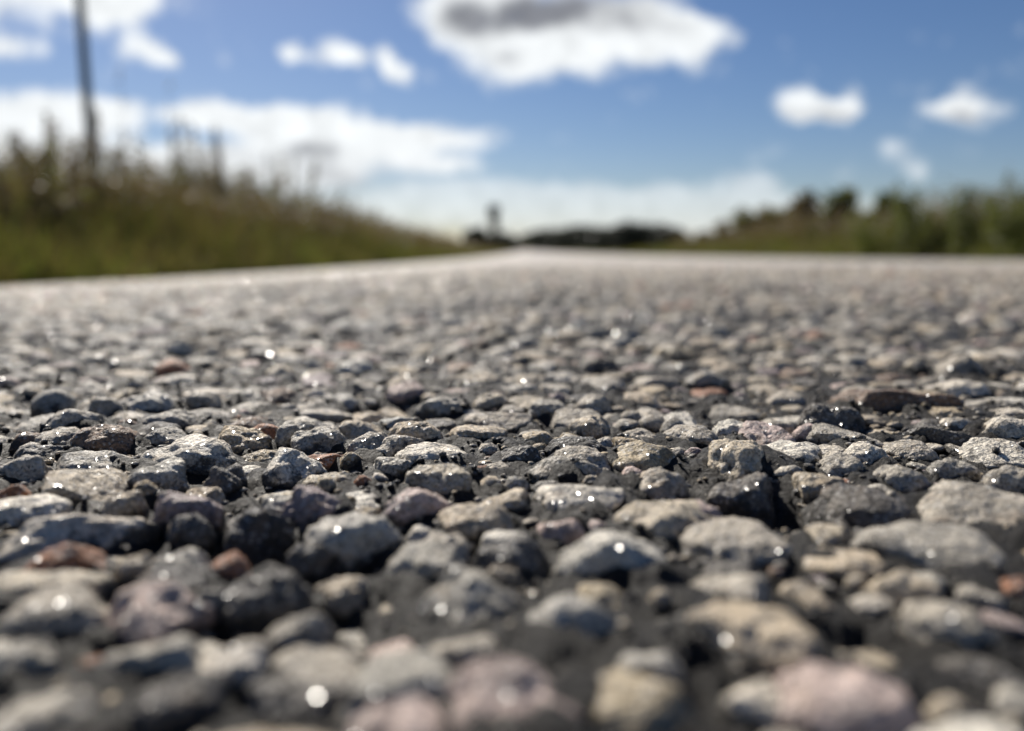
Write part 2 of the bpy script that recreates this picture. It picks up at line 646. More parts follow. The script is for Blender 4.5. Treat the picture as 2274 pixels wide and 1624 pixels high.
def stone_shape(seed, sub, angular=.5, detail=True):
    """unit stone: rounded, chipped and pitted"""
    r = random.Random(seed)
    v, f = ICO[sub]
    v = v.copy()
    # superellipsoid-like swelling
    p = r.uniform(2.1, 3.0)
    nrm = (np.abs(v) ** p).sum(1) ** (-1 / p)
    v = v * nrm[:, None]
    # cuts by random planes, softly
    ncut = r.randint(7, 13)
    for _ in range(ncut):
        n = np.array([r.gauss(0, 1), r.gauss(0, 1), r.gauss(0, .7)])
        n /= np.linalg.norm(n)
        d = r.uniform(.58, .9)
        s = v @ n - d
        soft = .10 * (1.2 - angular)
        ex = np.where(s > 0, s, 0)
        v = v - (ex - soft * (1 - np.exp(-ex / max(soft, .01))))[:, None] * n[None, :] * (.5 + .5 * angular)
    off = Vector((r.uniform(-50, 50), r.uniform(-50, 50), r.uniform(-50, 50)))
    out = np.empty_like(v)
    for i, c in enumerate(v):
        q = Vector(c)
        d = .17 * noise.noise(q * 1.3 + off) + .085 * noise.noise(q * 3.1 + off)
        if detail:
            d += .04 * noise.noise(q * 7 + off) + .02 * noise.noise(q * 15 + off) + .010 * noise.noise(q * 34 + off)
        out[i] = c * (1 + d)
    m = np.abs(out).max(0)
    return out / m, f


def flank_attr(me, zs):
    a = me.attributes.new('flank', 'FLOAT', 'POINT')
    a.data.foreach_set('value', np.asarray(zs, np.float32))


hero_meshes = []
for k in range(N_HERO_SHAPES):
    v, f = stone_shape(100 + k, 5, angular=(.25, .5, .8)[k % 3])
    me = mesh_poly('stone_shape', v, f, 3)
    flank_attr(me, v[:, 2])
    me.materials.append(M_STONE)
    hero_meshes.append(me)

# colour families of the chippings (real albedo)
TINT = {
    'w': (0.62, 0.56, 0.46), 'g': (0.385, 0.345, 0.28), 'd': (0.125, 0.112, 0.095), 'k': (0.05, 0.046, 0.042),
    'o': (0.42, 0.335, 0.215), 't': (0.47, 0.39, 0.28), 'p': (0.46, 0.355, 0.31), 'r': (0.36, 0.16, 0.08),
    'b': (0.20, 0.13, 0.085), 'm': (0.34, 0.265, 0.25), 'l': (0.43, 0.41, 0.36)}

# the stones one can tell apart, and a very dark one painted in for shade: outline in the picture (2274 px wide) and colour
HERO = """157 310 935 1002 b;335 520 974 1032 w;133 283 1000 1049 g;277 427 1017 1062 g;0 120 995 1059 g;50 157 977 1012 d
77 287 1044 1105 t;293 357 1062 1092 o;353 500 1044 1142 m;443 533 1030 1075 d;490 547 1019 1055 d;567 720 967 1049 w
563 632 927 969 r;613 710 925 969 g;653 770 950 985 g;477 600 945 989 o;-20 67 1065 1109 r;-30 137 1105 1149 w
260 313 915 949 b;30 93 935 979 b;93 180 949 979 g;107 227 905 949 g;320 437 910 940 g;327 410 939 979 g;230 320 1075 1129 t
610 770 1062 1142 m;697 747 1054 1079 o;83 157 862 895 g;187 263 875 909 g;293 383 872 895 w;413 497 869 889 g;513 587 922 949 b
918 1035 875 912 g;1051 1135 872 899 t;1168 1258 882 919 g;1215 1261 865 885 p;1275 1371 855 909 g;1261 1368 915 959 t
1375 1425 885 925 g;1421 1481 892 939 g;1031 1215 905 942 g;855 988 929 979 t;778 885 954 999 g;831 948 967 1005 g;878 1041 984 1029 w
995 1138 947 982 t;1055 1116 967 1005 g;1148 1228 952 985 o;1178 1215 979 994 o;1103 1215 985 1025 d;1216 1361 979 1049 g
1231 1295 960 977 o;1241 1308 967 985 g;1311 1365 969 992 w;1371 1461 942 982 g;1365 1425 929 945 g;1358 1441 972 995 o
1348 1520 982 1045 o;1465 1530 925 949 g;1468 1595 947 985 g;901 1048 1032 1089 t;1068 1125 1032 1079 t;1111 1178 1032 1082 g
1171 1325 1015 1065 g;1181 1431 1059 1135 w;1401 1540 1032 1095 g;1048 1088 1019 1045 r;848 1008 1072 1142 p;1058 1195 1089 1120 t
971 1158 1112 1179 t;1190 1305 1122 1190 p;685 885 1115 1215 l;891 1045 1160 1245 g;831 918 1015 1042 g;758 808 999 1019 o
825 861 1045 1062 w;788 831 1049 1069 r;740 781 1039 1069 t
1583 1666 919 962 w;1626 1763 942 982 p;1579 1649 965 1009 o;1523 1571 977 1009 m;1639 1816 977 1025 w;1683 1763 932 955 g
1756 1819 939 965 p;1780 1916 895 945 d;1793 1960 945 982 g;1873 1973 982 1022 w;1933 2050 1014 1082 g;1850 2100 862 905 b
2069 2173 902 925 o;2023 2119 929 955 d;2093 2173 917 955 w;2176 2300 899 975 w;2009 2176 952 975 d;2150 2300 979 1025 w
2183 2310 1002 1085 g;2056 2166 1015 1059 g;1766 1870 1042 1092 t;2036 2330 1085 1190 g;1470 1605 1108 1160 p;1570 1740 1050 1105 d
2076 2193 782 822 g;2016 2063 782 812 t;1523 1626 825 849 g
861 1035 1211 1280 g;1051 1225 1173 1263 d;901 1158 1266 1383 g;1058 1158 1253 1296 t;1235 1491 1176 1283 w;1365 1600 1106 1193 t
1161 1391 1266 1433 l;1348 1516 1373 1516 l;1435 1491 1293 1336 t;758 1010 1460 1575 g;991 1300 1476 1650 p;1305 1560 1496 1610 o
958 1125 1403 1466 g;775 1000 1570 1670 p;1500 1760 1160 1240 g;1516 1716 1236 1370 g;1530 1800 1350 1480 t;1745 2010 1416 1640 p
1880 1936 1263 1300 t;2009 2200 1300 1430 g;1930 2250 1176 1270 g;2066 2166 1540 1610 t;2200 2310 1263 1330 r;1610 1750 1460 1590 w
1776 1890 1150 1210 t;1800 2020 1080 1150 d;2100 2274 1470 1530 d;2220 2320 1500 1590 g
-20 310 1136 1200 w;37 250 1196 1286 r;257 340 1206 1270 t;333 473 1203 1283 g;473 553 1206 1260 r;-20 250 1250 1330 t
260 467 1276 1390 p;30 240 1310 1410 g;493 683 1246 1343 d;313 467 1260 1316 k;433 600 1430 1493 w;-10 187 1550 1650 g
247 450 1396 1493 g;370 523 1310 1343 g;600 758 1360 1406 g;-40 100 1400 1500 g;300 500 1500 1583 d;560 760 1510 1600 d
380 470 1130 1175 d;500 640 1120 1190 k;640 740 1190 1240 d;560 700 1090 1120 g"""

stones = []     # x, y, a, b, c, zc, rot, tint, hero


def lin_tint(t, jitter=.12):
    k = 1 + random.uniform(-jitter, jitter)
    w_ = random.uniform(-.03, .03)
    return (min(t[0] * k * (1 + w_), .8), min(t[1] * k, .8), min(t[2] * k * (1 - w_), .8))


for item in HERO.replace('\n', ';').split(';'):
    x0, x1, y0, y1, c = item.split()
    x0, x1, y0, y1 = map(float, (x0, x1, y0, y1))
    cx = (x0 + x1) / 2
    front = ground_hit(cx, y1)
    front.z = 0
    dist = (front - cam.location).length
    a = (x1 - x0) / 2 / FPX * dist * 1.02
    dirh = Vector((front.x, front.y, 0)).normalized()
    ctan = abs(ray(cx, y0).z) / math.hypot(ray(cx, y0).x, ray(cx, y0).y)
    b = a * random.uniform(.75, 1.0)
    zt = 0
    for _ in range(14):
        cen = front + dirh * b * .85
        dh = math.hypot(cen.x, cen.y)
        zt = CAM_H - ctan * (dh + b * .15)
        if zt > .22 * a:
            break
        b *= .88
    zt = min(max(zt, .16 * a, .0008), .52 * a)
    cen = front + dirh * b * .85
    zg = float(base_z(cen.x, cen.y))
    c_ = (zt - min(zg, 0) * .3) * 1.6 + .0006
    a *= 1.10
    b *= 1.08
    zc = zt - c_ * .97
    rot = math.atan2(-dirh.x, dirh.y) + random.uniform(-.12, .12)
    stones.append([cen.x, cen.y, a, b, c_, zc, rot, lin_tint(TINT[c], .06), True])

# ------------------------------------------------------------------ the chippings between them, thrown at random
FAMS = [('g', 30), ('w', 15), ('t', 24), ('l', 4), ('d', 9), ('o', 6), ('p', 4), ('b', 3), ('m', 3), ('r', 1.2), ('k', 2)]
fam_names = [f[0] for f in FAMS]
fam_w = [f[1] for f in FAMS]
cell = 0.012
gridh = {}


def put(i, x, y):
    gridh.setdefault((int(x // cell), int(y // cell)), []).append(i)


for i, s in enumerate(stones):
    put(i, s[0], s[1])


def free(x, y, r, k):
    gx, gy = int(x // cell), int(y // cell)
    for ax in (gx - 2, gx - 1, gx, gx + 1, gx + 2):
        for ay in (gy - 2, gy - 1, gy, gy + 1, gy + 2):
            for j in gridh.get((ax, ay), ()):
                s = stones[j]
                dx, dy = x - s[0], y - s[1]
                cr, sr = math.cos(s[6]), math.sin(s[6])
                u = (dx * cr + dy * sr) / (s[2] + r * k)
                v = (-dx * sr + dy * cr) / (s[3] + r * k)
                if u * u + v * v < 1:
                    return False
    return True


HA = np.array([[s_[0], s_[1], s_[2], s_[3], s_[5] + s_[4] - float(base_z(s_[0], s_[1])), s_[6]] for s_ in stones])


def creep_level(x, y):
    dx, dy = x - HA[:, 0], y - HA[:, 1]
    cr, sr = np.cos(HA[:, 5]), np.sin(HA[:, 5])
    rho = np.hypot((dx * cr + dy * sr) / HA[:, 2], (-dx * sr + dy * cr) / HA[:, 3])
    return float(np.max(np.exp(-np.maximum(rho - .8, 0) ** 2 / .09) * HA[:, 4] * .3))


def scatter(n, rmin, rmax, y0, y1, k):
    for _ in range(n):
        # area-uniform over a wedge
        y = math.sqrt(random.uniform(y0 * y0, y1 * y1)) if y0 > 0 else random.uniform(y0, y1)
        wd = .07 + .8 * y
        if random.random() > wd / (.07 + .8 * y1) * (y1 / max(y, .02)) and y1 < .3:
            pass
        x = random.uniform(-wd, wd)
        r = random.uniform(rmin, rmax)
        if math.hypot(x, y) < .024:
            continue
        if not free(x, y, r, k):
            continue
        if .17 < y < .40 and x > -.45 * y and random.random() < .5:
            continue
        asp = random.uniform(.62, .98)
        a, b = r / math.sqrt(asp), r * math.sqrt(asp)
        fam = random.choices(fam_names, fam_w)[0]
        zg = float(base_z(x, y))
        zt = r * (random.uniform(.18, .48) if random.random() < .8 else random.uniform(.48, .75))
        if y < .26:
            zg += creep_level(x, y)
        ccc = zt * 1.5 + r * .1
        stones.append([x, y, a * 1.08, b * 1.08, ccc, zg + zt - ccc * .97, random.uniform(0, math.pi), lin_tint(TINT[fam], .2), False])
        put(len(stones) - 1, x, y)


scatter(5000, .0046, .0066, .015, .30, .66)
scatter(9000, .0028, .0045, .015, .30, .60)
scatter(12000, .0016, .0027, .015, .27, .58)
scatter(9000, .0007, .0014, .03, .20, .72)
scatter(9000, .0045, .0068, .30, .66, .68)
scatter(12000, .0024, .0043, .30, .66, .64)


def creep(Xg, Yg, Zg, rows, W, NI, NO):
    """bitumen has crept up the flanks of the stones that sit in it"""
    add = np.zeros_like(Zg)
    for s_ in stones:
        x, y, a, b, c, zc, rot = s_[:7]
        if y > .26 or y < 0:
            continue
        top = zc + c - float(base_z(x, y))
        if top < .0006:
            continue
        R_ = max(a, b) * 1.9
        r0, r1 = np.searchsorted(rows, (y - R_, y + R_))
        if r1 - r0 < 1:
            continue
        wmin, wmax = W[r0], W[min(r1, len(W) - 1)]
        ww = min(wmin, wmax)
        c0 = int(NO + (x - R_ + wmax) / (2 * wmax) * NI) if x - R_ < 0 else int(NO + (x - R_ + wmin) / (2 * wmin) * NI)
        fr = [(x + q * R_ + w_) / (2 * w_) * NI + NO for q in (-1, 1) for w_ in (wmin, wmax)]
        c0, c1 = max(int(min(fr)) - 1, 0), min(int(max(fr)) + 2, Xg.shape[1])
        if c1 <= c0:
            continue
        dx = Xg[r0:r1, c0:c1] - x
        dy = Yg[r0:r1, c0:c1] - y
        cr, sr = math.cos(rot), math.sin(rot)
        u = (dx * cr + dy * sr) / a
        v = (-dx * sr + dy * cr) / b
        rho = np.sqrt(u * u + v * v)
        f = np.exp(-np.maximum(rho - .8, 0) ** 2 / .09)
        f = f * (1 - .35 * np.clip(1 - rho, 0, 1))
        sub = add[r0:r1, c0:c1]
        np.maximum(sub, f * top * .3, out=sub)
    return Zg + add


def view_size(s):
    dx, dy, dz = s[0], s[1], s[5] + s[4] - CAM_H
    d = math.sqrt(dx * dx + dy * dy + dz * dz)
    rel = Vector((dx, dy, dz))
    c = RM.transposed() @ rel
    if c.z > -.01:
        return 0
    px, py = c.x / -c.z * FPX + 1137, 812 - c.y / -c.z * FPX
    m = s[2] / d * FPX
    if px < -m or px > 2274 + m or py > 1624 + m:
        return 0
    return s[2] / d


road = build_road()
order = sorted(range(len(stones)), key=lambda i: -view_size(stones[i]))
part_ids = set(order[:300])
TIL = {}
for n_, i in enumerate(order[:300]):
    x, y, a, b, c, zc, rot, tint, hero = stones[i]
    o = link('stone', hero_meshes[(n_ * 7) % N_HERO_SHAPES], None, road)
    flip = random.choice((0, math.pi))
    o.rotation_euler = (random.uniform(-.1, .1), random.uniform(-.12, .12), rot + flip)
    o.scale = (a, b, c)
    o.location = (x, y, zc)
    o.color = (*tint, 1)

# everything smaller: one mass of real stones
shape_lib = {}
for sub, cnt, det in ((3, 10, True), (2, 12, False), (1, 10, False)):
    lst = []
    for k in range(cnt):
        v, f = stone_shape(500 + sub * 50 + k, sub, angular=(.3, .6, .85)[k % 3], detail=det)
        cut = -.35 if sub > 1 else -.45
        keep = (v[f][:, :, 2] > cut).any(1)
        f2 = f[keep]
        used = np.unique(f2)
        remap = -np.ones(len(v), int)
        remap[used] = np.arange(len(used))
        lst.append((v[used], remap[f2]))
    shape_lib[sub] = lst

VV, FF, CC, LL = [], [], [], []
vo = 0


def emit(sub, arr, flank_up=0.0):
    """arr columns: x y a b c zc rot r g b rand"""
    global vo
    lst = shape_lib[sub]
    pick = rng.integers(0, len(lst), len(arr))
    for k, (v, f) in enumerate(lst):
        A = arr[pick == k]
        if not len(A):
            continue
        cr, sr = np.cos(A[:, 6])[:, None], np.sin(A[:, 6])[:, None]
        px = v[None, :, 0] * A[:, 2:3]
        py = v[None, :, 1] * A[:, 3:4]
        pz = v[None, :, 2] * A[:, 4:5] + A[:, 5:6]
        tx, ty = rng.uniform(-.16, .16, (2, len(A), 1))
        qx = px * cr - py * sr
        qy = px * sr + py * cr
        pz = pz + qx * tx + qy * ty
        n = len(v)
        VV.append(np.stack([qx + A[:, 0:1], qy + A[:, 1:2], pz], -1).reshape(-1, 3))
        FF.append((f[None] + (np.arange(len(A)) * n)[:, None, None] + vo).reshape(-1, 3))
        CC.append(np.repeat(A[:, 7:11], n, 0))
        LL.append(np.tile(v[:, 2] + flank_up, len(A)))
        vo += n * len(A)


rest = [s for i, s in enumerate(stones) if i not in part_ids]
arr = np.array([[s[0], s[1], s[2], s[3], s[4], s[5], s[6], *s[7], random.random()] for s in rest])
dist = np.hypot(arr[:, 0], arr[:, 1])
sz = arr[:, 2] / dist
hi = (sz > .022) & (dist < .32)
emit(3, arr[hi])
mid = ~hi & (dist < .45) & (sz > .008)
emit(2, arr[mid])
lo_ = ~hi & ~mid
emit(1, arr[lo_ & (dist < .42)])
emit(1, arr[lo_ & (dist >= .42)], .4)  # less film on distant stones, so their colour carries the grazing brightness


# grit and broken crumbs held in the bitumen
nvr = len(road.data.vertices)
rc = np.empty(nvr * 3, np.float32)
road.data.vertices.foreach_get('co', rc)
rc = rc.reshape(-1, 3)
cand = np.where((rc[:, 1] > .04) & (rc[:, 1] < .30) & (np.abs(rc[:, 0]) < .05 + .75 * rc[:, 1]))[0]
dd = np.hypot(rc[cand, 0], rc[cand, 1])
cand = rng.choice(cand, 11000, replace=False, p=(dd ** 1.2) / (dd ** 1.2).sum())
gx = rc[cand]
gr_ = rng.uniform(.00028, .0009, len(cand)) * (.6 + 2 * np.hypot(gx[:, 0], gx[:, 1]))
gt = np.array([TINT[k] for k in 'kkkddgtgo'])[rng.integers(0, 9, len(cand))] * rng.uniform(.6, 1.2, (len(cand), 1))
emit(1, np.column_stack([gx[:, 0], gx[:, 1], gr_, gr_ * rng.uniform(.6, 1, len(cand)), gr_ * rng.uniform(.5, .9, len(cand)), gx[:, 2] + gr_ * .15,
                         rng.uniform(0, 3.1, len(cand)), gt, rng.random(len(cand))]), .45)


def far_band(y0, y1, cs, keep=.95):
    ys = np.arange(y0, y1, cs)
    xs = np.arange(-1.56, 1.9, cs)
    Xg, Yg = np.meshgrid(xs, ys)
    Xg = Xg + (np.arange(len(ys)) % 2)[:, None] * cs / 2
    x = (Xg + rng.uniform(-.42, .42, Xg.shape) * cs).ravel()
    y = (Yg + rng.uniform(-.42, .42, Xg.shape) * cs).ravel()
    m = (np.abs(x) < .07 + .8 * y) & (x > ROAD_L + .02) & (rng.random(len(x)) < keep)
    x, y = x[m], y[m]
    r = cs * rng.uniform(.32, .62, len(x))
    asp = rng.uniform(.6, 1, len(x))
    zt = r * rng.uniform(.2, .8, len(x))
    c = zt * 1.15 + r * .25
    fam = rng.choice(len(FAMS), len(x), p=np.array(fam_w) / sum(fam_w))
    tt = np.array([TINT[k] for k in fam_names])[fam] * rng.uniform(.85, 1.35, (len(x), 1))  # tints raised on average, painting in the sheen of the grazing view
    A = np.column_stack([x, y, r / np.sqrt(asp), r * np.sqrt(asp), c, base_z(x, y) + zt - c * .97, rng.uniform(0, 3.14, len(x)), tt, rng.random(len(x))])
    emit(1, A, .4)  # film pushed down here too, to lighten the far stones like sheen


far_band(.655, 1.1, .0105)
far_band(1.1, 1.8, .0135)
far_band(1.8, 2.7, .018)
me = mesh_poly('stone_chippings', np.concatenate(VV), np.concatenate(FF), 3, True, np.concatenate(CC))
flank_attr(me, np.concatenate(LL))
chips = link('stone_chippings', me, M_STONE2, road)
chips['kind'] = 'stuff'



# ------------------------------------------------------------------ vegetation
def strip_blades(x, y, z, h, wd, lean, az, col_lo, col_hi, nseg=2):
    """grass blades as bent tapering strips; returns verts, faces(4), colours"""
    n = len(x)
    face_az = rng.uniform(0, math.pi, n)
    V_, C_ = [], []
    for k in range(nseg + 1):
        t = k / nseg
        off = lean * h * t ** 1.8
        hw = wd * (1 - t) ** .7 * .5 + .0006
        cx = x + np.cos(az) * off
        cy = y + np.sin(az) * off
        cz = z + h * t * (1 - .25 * lean * t)
        sx, sy = np.cos(face_az) * hw, np.sin(face_az) * hw
        V_.append(np.stack([cx - sx, cy - sy, cz], -1))
        V_.append(np.stack([cx + sx, cy + sy, cz], -1))
        c = col_lo * (1 - t) + col_hi * t
        C_.append(c); C_.append(c)
    nv = 2 * (nseg + 1)
    verts = np.stack(V_, 1).reshape(-1, 3)
    cols = np.stack(C_, 1).reshape(-1, 3)
    base = (np.arange(n) * nv)[:, None]
    faces = []
    for k in range(nseg):
        faces.append(base + np.array([2 * k, 2 * k + 1, 2 * k + 3, 2 * k + 2])[None])
    return verts, np.stack(faces, 1).reshape(-1, 4), cols


PAL_G = np.array([(0.10, 0.125, 0.03), (0.075, 0.095, 0.025), (0.13, 0.145, 0.038), (0.13, 0.11, 0.045), (0.16, 0.14, 0.055)])
PAL_SEED = np.array([(0.14, 0.095, 0.075), (0.11, 0.072, 0.06), (0.18, 0.135, 0.10)])
PAL_DRY = np.array([(0.13, 0.09, 0.058), (0.10, 0.07, 0.048), (0.17, 0.125, 0.085), (0.11, 0.09, 0.048)])


def verge(name, side, n, y0, y1, hfun, dry):
    y = y0 * (y1 / y0) ** rng.random(n)
    out = rng.exponential(1.0, n) * (.55 + .12 * y)
    out = np.minimum(out, 4 + y * .5) + .02
    x = ROAD_L - out if side < 0 else ROAD_R + out
    x = x + .10 * vnoise(y / .3, y * 0, 31) + .04 * vnoise(y / .07, y * 0, 32)
    h = hfun(out, y) * rng.uniform(.55, 1.15, n) * (1 + .3 * vnoise(x / .5, y / .8, 41))
    lod = np.clip(y / 5, 1, 12)
    wd = rng.uniform(.005, .012, n) * lod
    lo = PAL_G[rng.integers(0, len(PAL_G), n)]
    patch = vnoise(x / .45, y / .7, 51)
    isdry = rng.random(n) < np.clip(dry + .35 * patch, 0, .95)
    hi = np.where(isdry[:, None], PAL_DRY[rng.integers(0, len(PAL_DRY), n)], lo * 1.15)
    tipdry = rng.random(n) < np.clip((h - .32) * 2.2, 0, .9)
    hi = np.where(tipdry[:, None], PAL_DRY[rng.integers(0, len(PAL_DRY), n)], hi)
    lo = np.where(isdry[:, None] & (rng.random(n) < .3)[:, None], hi, lo)
    v, f, c = strip_blades(x, y, soil_zv(x, y) - .01, h, wd, rng.uniform(.05, .7, n), rng.uniform(0, 6.28, n), lo, hi, 2)
    # feathery panicles on the tallest stalks
    tall = np.where((h > (.55 if side < 0 else .6)) & (rng.random(n) < .45))[0]
    nb = len(v)
    tv, tf, tcol = [], [], []
    tips = v.reshape(n, 6, 3)[tall, 4]
    m_ = 9
    P0 = np.repeat(tips, m_, 0)
    sc_ = np.repeat(lod[tall] ** .6, m_)[:, None]
    P0 = P0 + rng.normal(0, 1, P0.shape) * np.array([.014, .014, .035]) * sc_ - np.array([0, 0, .03])
    e1 = rng.normal(0, .009, P0.shape) * sc_
    e2 = rng.normal(0, .011, P0.shape) * sc_
    Q = np.stack([P0, P0 + e1, P0 + e1 + e2, P0 + e2], 1).reshape(-1, 3)
    qc = np.repeat(PAL_SEED[rng.integers(0, len(PAL_SEED), len(P0))], 4, 0)
    v = np.concatenate([v, Q])
    c = np.concatenate([c, qc])
    f = np.concatenate([f, nb + np.arange(len(Q)).reshape(-1, 4)])
    o = link(name, mesh_poly(name, v, f, 4, True, c), M_LEAF)
    o['kind'] = 'stuff'
    return o


def hl(out, y):
    return .12 + 1.0 * (1 - np.exp(-out / 1.0)) * (1 - .45 * np.clip((y - 9) / 30, 0, 1)) * (.58 + .42 * np.clip((y - 2.5) / 5, 0, 1))


def hr(out, y):
    return .08 + .95 * (1 - np.exp(-out / 1.0)) * (1 - .85 * np.clip((y - 16) / 30, 0, 1))


gl = verge('grass', -1, 52000, 1.4, 160, hl, .52)
gl['label'] = 'tall mixed green and straw-coloured grass along the left verge'
gl['category'] = 'grass'
gr = verge('grass', 1, 36000, 2.6, 160, hr, .38)
gr['label'] = 'low olive green grass along the right verge'
gr['category'] = 'grass'


class Soup:
    def __init__(self):
        self.v = []; self.f = []; self.c = []; self.n = 0

    def quad(self, p, u, v, col):
        self.v += [p - u * .5, p + v * .0 + u * .5 - v * .1, p + v, p - u * .35 + v * .6]
        self.f.append([self.n, self.n + 1, self.n + 2, self.n + 3])
        self.c += [col] * 4
        self.n += 4

    def tube(self, p0, p1, r0, r1, col, k=4):
        ax = (p1 - p0).normalized()
        s = ax.orthogonal().normalized()
        q = ax.cross(s)
        for p, r in ((p0, r0), (p1, r1)):
            for j in range(k):
                a = 2 * math.pi * j / k
                self.v.append(p + (s * math.cos(a) + q * math.sin(a)) * r)
                self.c.append(col)
        for j in range(k):
            j2 = (j + 1) % k
            self.f.append([self.n + j, self.n + j2, self.n + k + j2, self.n + k + j])
        self.n += 2 * k

    def build(self, name, mat, parent):
        me = mesh_poly(name, np.array([tuple(a) for a in self.v]), np.array(self.f), 4, True, np.array(self.c))
        o = link(name, me, mat, parent)
        if name in ('seed_heads', 'foliage', 'crown', 'stem'):
            o['kind'] = 'stuff'
        return o


def rvec(r=1.0):
    while True:
        p = Vector((random.uniform(-1, 1), random.uniform(-1, 1), random.uniform(-1, 1)))
        if p.length < 1 and p.length > .05:
            return p.normalized() * r


def weed(px, top, Y, spread, nst, leafc, seedc, label, seedy=1.0, leafy=1.0, name='tall_weed', group='tall weeds on the verges'):
    d = ray(px, HOR)
    if nst > 3:
        spread *= 1.5
        nst = int(nst * 1.5)
    x = d.x / d.y * Y
    z0 = soil_z(x, Y)
    dt = ray(px, top)
    H = CAM_H + dt.z / dt.y * Y - z0
    t = thing(name, (x, Y, z0), label, 'weed', group)
    st, lf, sd_ = Soup(), Soup(), Soup()
    for i in range(nst):
        a = random.uniform(0, 6.28)
        rr = spread * math.sqrt(random.random())
        bx, by = math.cos(a) * rr * .4, math.sin(a) * rr * .4
        hgt = H * (random.uniform(.55, .95) if i else 1.0)
        tip = Vector((math.cos(a) * rr, math.sin(a) * rr, hgt))
        base = Vector((bx, by, -.01))
        prev = base
        pts = []
        for k in range(1, 5):
            tt = k / 4
            p = base.lerp(tip, tt) + Vector((random.gauss(0, .006), random.gauss(0, .006), 0)) * tt
            p.x = base.x + (tip.x - base.x) * tt ** 1.5
            p.y = base.y + (tip.y - base.y) * tt ** 1.5
            st.tube(prev, p, .0035 * (1.2 - (k - 1) / 4), .0035 * (1.2 - tt), leafc if random.random() < .5 else (0.12, 0.09, 0.05), 3)
            pts.append((prev, p))
            prev = p
        for j in range(int(60 * leafy)):
            s0, s1 = pts[min(3, int(random.random() ** .9 * 3.6))]
            p = s0.lerp(s1, random.random())
            u = rvec(random.uniform(.012, .028))
            v = (rvec(1) + Vector((0, 0, .25))).normalized() * random.uniform(.03, .09)
            k = random.uniform(.7, 1.25)
            lf.quad(p, u, v, tuple(q * k for q in leafc))
        top_l = H * .26
        for j in range(int(70 * seedy)):
            p = tip - Vector((tip.x - bx, tip.y - by, hgt)).normalized() * random.random() * top_l
            p = p + rvec(random.uniform(.0, .04) * (1 + 2 * (tip.z - p.z) / max(top_l, .01)) * .6)
            k = random.uniform(.7, 1.3)
            sd_.quad(p, rvec(random.uniform(.010, .022)), rvec(random.uniform(.018, .036)), tuple(q * k for q in seedc))
    st.build('stem', M_LEAF, t)
    if lf.n:
        lf.build('foliage', M_LEAF, t)
    if sd_.n:
        sd_.build('seed_heads', M_SEED, t)
    return t


G1, G2, G3 = (0.12, 0.13, 0.045), (0.15, 0.165, 0.05), (0.09, 0.085, 0.045)
S1, S2, S3 = (0.20, 0.145, 0.115), (0.14, 0.095, 0.08), (0.25, 0.20, 0.155)
L = [
    (20, 300, 4.2, .22, 12, G2, S3, 'pale feathery weed clump at the far left end of the verge', .8, .8),
    (70, 345, 3.8, .20, 12, G1, S1, 'brownish weed clump just left of the weeds at the pole', 1.1, .8),
    (125, 272, 4.6, .18, 9, G1, S2, 'thin tall weeds with dark tops standing left of the pole', 1.2, .5),
    (190, 232, 5.0, .24, 13, G3, S2, 'tallest dark red-brown weed clump in front of the pole', 1.3, .8),
    (255, 330, 5.2, .22, 10, G1, S1, 'sparse weed clump just right of the pole', .9, .7),
    (320, 345, 5.6, .25, 12, G2, S3, 'straw-topped weed clump between the pole and the single bare stalks', .8, .9),
    (297, 150, 5.4, .03, 2, G1, S1, 'pair of very thin bare stalks rising high right of the pole', .15, .05),
    (395, 165, 6.0, .03, 2, G1, S1, 'thinnest lone stalk reaching into the blue sky right of the paired stalks', .12, .05),
    (400, 318, 6.4, .24, 12, G1, S1, 'weed clump with greyish tops below the lone stalk', 1.0, .8),
    (485, 262, 7.0, .26, 16, G3, S2, 'dense dark weed clump with tall tips in the middle of the left verge', 1.1, 1.2),
    (560, 340, 8.0, .30, 14, G1, S1, 'brown-topped weed clump right of the dense dark one', 1.0, .9),
    (635, 335, 9.0, .30, 14, G1, S2, 'rusty-topped weed clump where the left verge starts to drop', 1.1, .9),
    (715, 405, 10.5, .34, 14, G1, S1, 'low brown weed clump along the falling part of the verge', 1.0, .8),
    (790, 440, 13.0, .40, 12, G2, S1, 'small distant weed clump halfway down the left verge line', .9, .8),
    (870, 478, 16.0, .45, 12, G1, S3, 'straw-coloured distant weed clump near the end of the left verge', .9, .8),
    (2255, 385, 7.0, .26, 16, G1, G2, 'tallest green weed clump at the far right edge', .7, 1.5),
    (2205, 440, 7.4, .26, 14, G2, G1, 'leafy bright green weed clump beside the tallest one on the right', .4, 1.5),
    (2135, 412, 7.8, .16, 12, G1, G1, 'narrow spiky green weed second from the right edge', .8, 1.2),
    (2075, 450, 8.4, .26, 14, G1, G2, 'rounded green weed clump between the two spiky ones on the right', .4, 1.5),
    (2008, 402, 8.8, .16, 12, G1, G2, 'narrow spiky weed third from the right edge', .8, 1.2),
    (1945, 446, 9.6, .30, 12, G2, S3, 'broad green weed clump at the left end of the green ones', .4, 1.5),
]
for row in L:
    weed(*row)


def crown(parent, cells, nleaf, size, cols, name='crown', mat=None):
    """foliage as many small leaf faces in several uneven clumps"""
    s = Soup()
    for (cx, cy, cz, rx, ry, rz) in cells:
        base = random.choice(cols)
        for _ in range(nleaf):
            d = rvec(random.random() ** .45)
            p = Vector((cx + d.x * rx, cy + d.y * ry, cz + d.z * rz))
            k = random.uniform(.65, 1.35)
            s.quad(p, rvec(size * random.uniform(.5, 1)), rvec(size * random.uniform(.7, 1.3)), tuple(q * k for q in base))
    return s.build(name, mat or M_TREE, parent)


